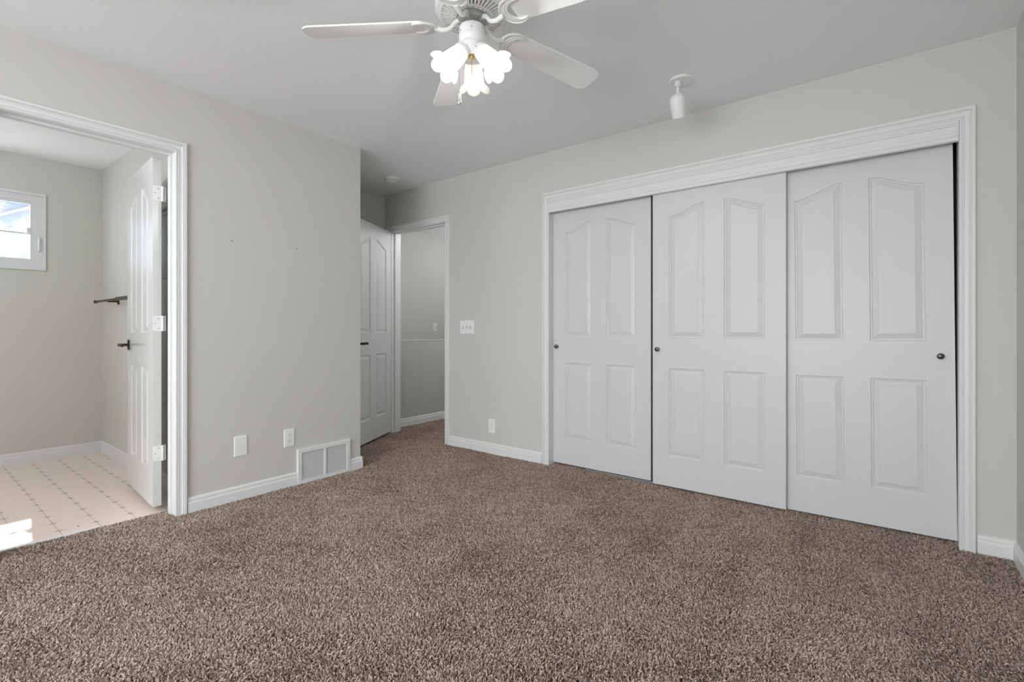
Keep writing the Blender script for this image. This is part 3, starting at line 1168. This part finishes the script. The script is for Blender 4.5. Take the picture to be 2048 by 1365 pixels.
LAMP_R = 0.66
def blade_outline():
    """x from 0.185 to LAMP_R, slightly wider at the tip, rounded tip corners"""
    pts = [(0.190, -0.052)]
    w0, w1 = 0.0560, 0.0680
    x1 = LAMP_R
    pts.append((0.200, -w0))
    rr = 0.040
    for i in range(9):
        t = -PI / 2 + PI / 2 * i / 8
        pts.append((x1 - rr + rr * math.cos(t), -w1 + rr + rr * math.sin(t)))
    for i in range(9):
        t = PI / 2 * i / 8
        pts.append((x1 - rr + rr * math.cos(t), w1 - rr + rr * math.sin(t)))
    pts.append((0.200, w0))
    pts.append((0.190, 0.052))
    return pts


def medallion_outline():
    """crescent plate of the blade iron: rounded towards the hub, two horns along the blade edges"""
    pts = []
    for i in range(29):
        t = math.radians(52 + (308 - 52) * i / 28)
        pts.append((0.196 + 0.060 * math.cos(t), 0.0625 * math.sin(t)))
    for i in range(25):
        t = math.radians(290 - (290 - 70) * i / 24)
        pts.append((0.214 + 0.043 * math.cos(t), 0.043 * math.sin(t)))
    return pts


for k in range(5):
    a = PHI + k * 2 * PI / 5 + math.radians((4.5, 0.5, -0.5, 0, 0)[k])
    rot = Matrix.Rotation(a, 4, 'Z')
    pitch = Matrix.Translation((LAMP_R, 0, OZ)) @ Matrix.Rotation(math.radians(2.7), 4, 'Y') @ Matrix.Translation((-LAMP_R, 0, 0)) @ Matrix.Rotation(math.radians((-9, -11, -11, -14.5, -12)[k]), 4, 'X')
    bm = bmesh.new()
    prism(bm, blade_outline(), 0.0, 0.006, rot @ pitch)
    bl = link_mesh('blade', bm, M_BLADE, fan)
    # iron: arm + medallion + raised crescents
    bm = bmesh.new()
    prism(bm, medallion_outline(), -0.0055, -0.0002, rot @ pitch)
    for cx, rr, w_, t0, t1 in ((0.196, 0.0575, 0.0040, 56, 304), (0.207, 0.0480, 0.0030, 74, 286), (0.214, 0.0440, 0.0042, 72, 288)):
        arc = []
        for i in range(25):
            t = math.radians(t0 + (t1 - t0) * i / 24)
            arc.append((rot @ pitch) @ Vector((cx + rr * math.cos(t), rr * 1.03 * math.sin(t), -0.0055)))
        tube(bm, arc, [w_ * (0.45 + 0.55 * math.sin(PI * (i + 0.6) / 25.2)) for i in range(25)], 8)
    iron = link_mesh('blade_iron', bm, M_FAN, bl, smooth=35)
    bm = bmesh.new()
    seq = [(0.040, PZ - 0.010), (0.058, PZ - 0.012), (0.070, PZ - 0.020), (0.082, PZ - 0.036), (0.096, OZ + 0.013), (0.118, OZ + 0.010), (0.146, OZ + 0.019)]
    pts, rds = [], []
    seq2 = []
    for (ra, za), (rb, zb) in zip(seq, seq[1:]):
        for s_ in range(4):
            f_ = s_ / 4
            seq2.append((ra + (rb - ra) * f_, za + (zb - za) * f_))
    seq2.append(seq[-1])
    for i, (rr, zz) in enumerate(seq2):
        pts.append(rot @ Vector((rr, 0, zz)))
        rds.append(0.0108 - 0.0025 * math.sin(PI * i / (len(seq2) - 1)))
    tube(bm, pts, rds, 12)
    link_mesh('arm', bm, M_FAN, bl, smooth=50)
    for sx in (-0.010, 0.010):
        bm = bmesh.new()
        lathe(bm, [(0.0036, 0.0), (0.0030, -0.002), (0.0, -0.0026)], 10, rot @ Matrix.Translation((0.050, sx, PZ - 0.0225)), cap=False)
        link_mesh('screw', bm, M_STEEL, bl, smooth=True)

# switch housing and light kit
bm = bmesh.new()
ZT, ZL = OZ + 0.020, OZ - 0.036
lathe(bm, [(0.020, ZT + 0.02), (0.020, ZT + 0.004), (0.044, ZT + 0.002), (0.050, ZT - 0.002), (0.052, ZT - 0.008), (0.052, ZL + 0.016), (0.0535, ZL + 0.014),
           (0.0535, ZL + 0.004), (0.051, ZL - 0.002), (0.049, ZL - 0.010), (0.044, ZL - 0.014), (0.043, ZL - 0.012)], 48, cap=False)
sh = link_mesh('switch_housing', bm, M_FAN, fan, smooth=35)
for t in (-1.9, -0.9, 2.4):
    bm = bmesh.new()
    m = Matrix.Rotation(t, 4, 'Z') @ Matrix.Translation((0.0518, 0, ZL + 0.030)) @ Matrix.Rotation(PI / 2, 4, 'Y')
    lathe(bm, [(0.0030, 0.0), (0.0026, 0.0015), (0.0, 0.002)], 10, m, cap=False)
    link_mesh('screw', bm, M_STEEL, sh, smooth=True)
bm = bmesh.new()
ZK = ZL - 0.012
lathe(bm, [(0.0435, ZK), (0.0430, ZK - 0.008), (0.0415, ZK - 0.018), (0.0370, ZK - 0.034), (0.0305, ZK - 0.048), (0.0235, ZK - 0.057), (0.0, ZK - 0.060)], 40, cap=False)
link_mesh('light_kit', bm, M_FAN, fan, smooth=True)

TILT = math.radians(42)
fwd = Vector((-math.sin(YAW), math.cos(YAW), 0))
az_away = math.atan2(fwd.y, fwd.x)


def tulip(bm, mtx, L=0.122, seg=72):
    """ruffled tulip shade of glass, open at z = L, six petals"""
    prof = [(0.0, 0.0265), (0.006, 0.0295), (0.016, 0.0325), (0.030, 0.0350), (0.046, 0.0370), (0.062, 0.0385), (0.078, 0.0402), (0.092, 0.0435),
            (0.104, 0.0495), (0.114, 0.0575), (0.122, 0.0660)]
    for inner in (0, 1):
        rings = []
        for z, r0 in prof:
            u = z / L
            row = []
            for i in range(seg):
                t = 2 * PI * i / seg
                lobe = abs(math.sin(3 * t))                 # six petals
                petal = 1 - (1 - lobe ** 0.65)
                zz = z - 0.020 * (1 - petal) * max(0, (u - 0.62) / 0.38) ** 1.2
                rr = r0 * (1 + 0.05 * u * u * (petal - 0.6)) - (0.0022 if inner else 0)
                if u > 0.62:
                    rr -= 0.008 * (1 - petal) * ((u - 0.62) / 0.38)
                row.append(bm.verts.new(mtx @ Vector((rr * math.cos(t), rr * math.sin(t), zz))))
            rings.append(row)
        for p, q in zip(rings, rings[1:]):
            for i in range(seg):
                j = (i + 1) % seg
                bm.faces.new((p[i], p[j], q[j], q[i]))
        if inner == 0:
            rim = rings[-1]
        else:
            for i in range(seg):
                j = (i + 1) % seg
                bm.faces.new((rim[i], rim[j], rings[-1][j], rings[-1][i]))


for k in range(3):
    a = az_away + k * 2 * PI / 3
    out = Vector((math.cos(a), math.sin(a), 0))
    ax = (out * math.sin(TILT) + Vector((0, 0, -math.cos(TILT)))).normalized()
    neck = Vector((0, 0, ZK - 0.034)) + out * 0.040
    mt = align_z(ax, neck)
    bm = bmesh.new()
    lathe(bm, [(0.0, -0.030), (0.015, -0.028), (0.017, -0.014), (0.028, -0.008), (0.0335, -0.002), (0.0345, 0.012), (0.0335, 0.0135), (0.0325, 0.010), (0.0, 0.008)], 36, mt, cap=False)
    hold = link_mesh('lamp_holder', bm, M_FAN, fan, smooth=35)
    bm = bmesh.new()
    tulip(bm, mt)
    link_mesh('lamp_shade', bm, M_SHADE, hold, smooth=60)
    bm = bmesh.new()
    lathe(bm, [(0.0, 0.012), (0.012, 0.014), (0.013, 0.030), (0.020, 0.045), (0.026, 0.060), (0.027, 0.070), (0.022, 0.084), (0.012, 0.092), (0.0, 0.094)], 24, mt, cap=False)
    link_mesh('bulb', bm, M_BULB, hold, smooth=True)
    bm = bmesh.new()                               # thumb screw holding the glass
    side = ax.cross(Vector((0, 0, 1))).normalized()
    tube(bm, [neck + ax * 0.006 + side * 0.033, neck + ax * 0.006 + side * 0.043], [0.0022, 0.0032], 8)
    link_mesh('thumb_screw', bm, M_CHROME, hold, smooth=True)
    ld = bpy.data.lights.new('lamp_glow', 'POINT')
    ld.energy = 6.8
    ld.shadow_soft_size = 0.03
    ld.color = (1.0, 0.985, 0.96)
    lo_ = bpy.data.objects.new('lamp_glow', ld)
    COL.objects.link(lo_)
    lo_.parent = hold
    lo_.location = neck + ax * 0.105

# pull chains
near = -fwd
bm = bmesh.new()
c0 = near * 0.0 + Vector((0, 0, ZK - 0.062))
lathe(bm, [(0.0, 0.004), (0.0085, 0.004), (0.0085, -0.010), (0.0075, -0.0115), (0.0, -0.012)], 20, Matrix.Translation(near * 0.022 + Vector((0, 0, ZK - 0.056))), cap=False)
fer = link_mesh('ferrule', bm, M_BRASS, fan, smooth=35)
bm = bmesh.new()
p0 = near * 0.022 + Vector((0, 0, ZK - 0.066))
tube(bm, [p0, p0 + Vector((0, 0, -0.062))], 0.0012, 8)
link_mesh('pull_chain', bm, M_BRASS, fer)
rgt = Vector((math.cos(YAW), math.sin(YAW), 0))
c1 = -rgt * 0.053 + fwd * 0.02 + Vector((0, 0, ZL + 0.02))
bm = bmesh.new()
zc = c1.z
while zc > c1.z - 0.208:
    bmesh.ops.create_icosphere(bm, subdivisions=1, radius=0.0016, matrix=Matrix.Translation((c1.x, c1.y, zc)))
    zc -= 0.0036
ch = link_mesh('pull_chain', bm, M_CHROME, fan, smooth=True)
bm = bmesh.new()
zf = c1.z - 0.208
lathe(bm, [(0.0, 0.002), (0.0022, 0.0), (0.0045, -0.012), (0.0062, -0.026), (0.0062, -0.030), (0.0074, -0.032), (0.0062, -0.034), (0.0074, -0.037), (0.0062, -0.039),
           (0.0074, -0.042), (0.0062, -0.044), (0.0058, -0.050), (0.0, -0.051)], 20, Matrix.Translation((c1.x, c1.y, zf)), cap=False)
link_mesh('chain_fob', bm, M_CHROME, ch, smooth=True)

# ------------------------------------------------------------------ specks on the vinyl
for x, y, lab in ((-3.45, 0.64, 'dark speck of dirt on the vinyl close to the carpet edge'),
                  (-5.05, 1.125, 'dark speck of dirt on the vinyl by the bathroom baseboard')):
    bm = bmesh.new()
    bmesh.ops.create_icosphere(bm, subdivisions=2, radius=0.004, matrix=Matrix.Translation((x, y, VZ + 0.0015)) @ Matrix.Diagonal((1.3, 0.9, 0.5, 1)))
    tag(link_mesh('dirt_speck', bm, M_BLACK, None, smooth=True), lab, 'dirt')

# ------------------------------------------------------------------ carpet pile
def carpet():
    rects = [(XA + 0.012, XC - 0.012, -0.2, YB - 0.010), (-3.330, XA + 0.012, OPA0 + 0.003, OPA1 - 0.003), (-4.11, XA + 0.012, YE + 0.012, YB - 0.004),
             (DB0 + 0.002, DB1 - 0.002, YB - 0.004, YB2 + 0.004), (CB0 + 0.002, CB1 - 0.002, YB - 0.010, YB + 0.17), (XH + 0.012, -3.01, YB2 + 0.004, 5.3)]
    P = []
    sp = 0.0051
    for x0, x1, y0, y1 in rects:
        nx, ny = int((x1 - x0) / sp) + 1, int((y1 - y0) / sp) + 1
        gx, gy = np.meshgrid(np.arange(nx) * sp + x0, np.arange(ny) * sp + y0)
        q = np.stack([gx.ravel(), gy.ravel()], 1) + rng.uniform(-0.5, 0.5, (nx * ny, 2)) * sp * 0.95
        q = q[(q[:, 0] < x1) & (q[:, 1] < y1) & (q[:, 0] > x0) & (q[:, 1] > y0)]
        P.append(q)
    P = np.concatenate(P)
    d = -math.sin(YAW) * P[:, 0] + math.cos(YAW) * P[:, 1]
    P = P[d > 0.9]
    n = len(P)

    def field(scale, seed):
        r = np.random.default_rng(seed)
        v = np.zeros(n)
        for o in range(7):
            k = r.normal(0, 1, 2) * scale
            v += np.sin(P[:, 0] * k[0] + P[:, 1] * k[1] + r.uniform(0, 6.28))
        return v / 2.6
    fx, fy = field(9, 1) * 0.35 + field(26, 2) * 0.3, field(9, 3) * 0.35 + field(26, 4) * 0.3
    hgt = rng.uniform(0.0065, 0.0155, n) + 0.0012 * field(14, 5)
    lean = np.stack([fx, fy], 1) * 0.0060 + rng.normal(0, 1, (n, 2)) * 0.0036
    curl = rng.normal(0, 1, (n, 2)) * 0.0022
    pts = np.zeros((n, 4, 3))
    for i, t in enumerate((0.0, 0.4, 0.75, 1.0)):
        pts[:, i, :2] = P + lean * t ** 1.3 + curl * math.sin(PI * t)
        pts[:, i, 2] = -0.012 + hgt * (t if t < 1 else 0.96)
    rad = np.tile(np.array([0.0013, 0.0017, 0.0020, 0.0015]), (n, 1)) * rng.uniform(0.8, 1.2, (n, 1))
    hc = bpy.data.hair_curves.new('carpet_pile')
    hc.add_curves([4] * n)
    hc.position_data.foreach_set('vector', pts.astype(np.float32).ravel())
    at = hc.attributes.get('radius') or hc.attributes.new('radius', 'FLOAT', 'POINT')
    at.data.foreach_set('value', rad.astype(np.float32).ravel())
    hc.materials.append(M_CARPET)
    o = bpy.data.objects.new('carpet_pile', hc)
    COL.objects.link(o)
    tag(o, 'brown twisted carpet pile covering the bedroom floor', 'carpet', kind='stuff')
    print('tufts', n)


carpet()
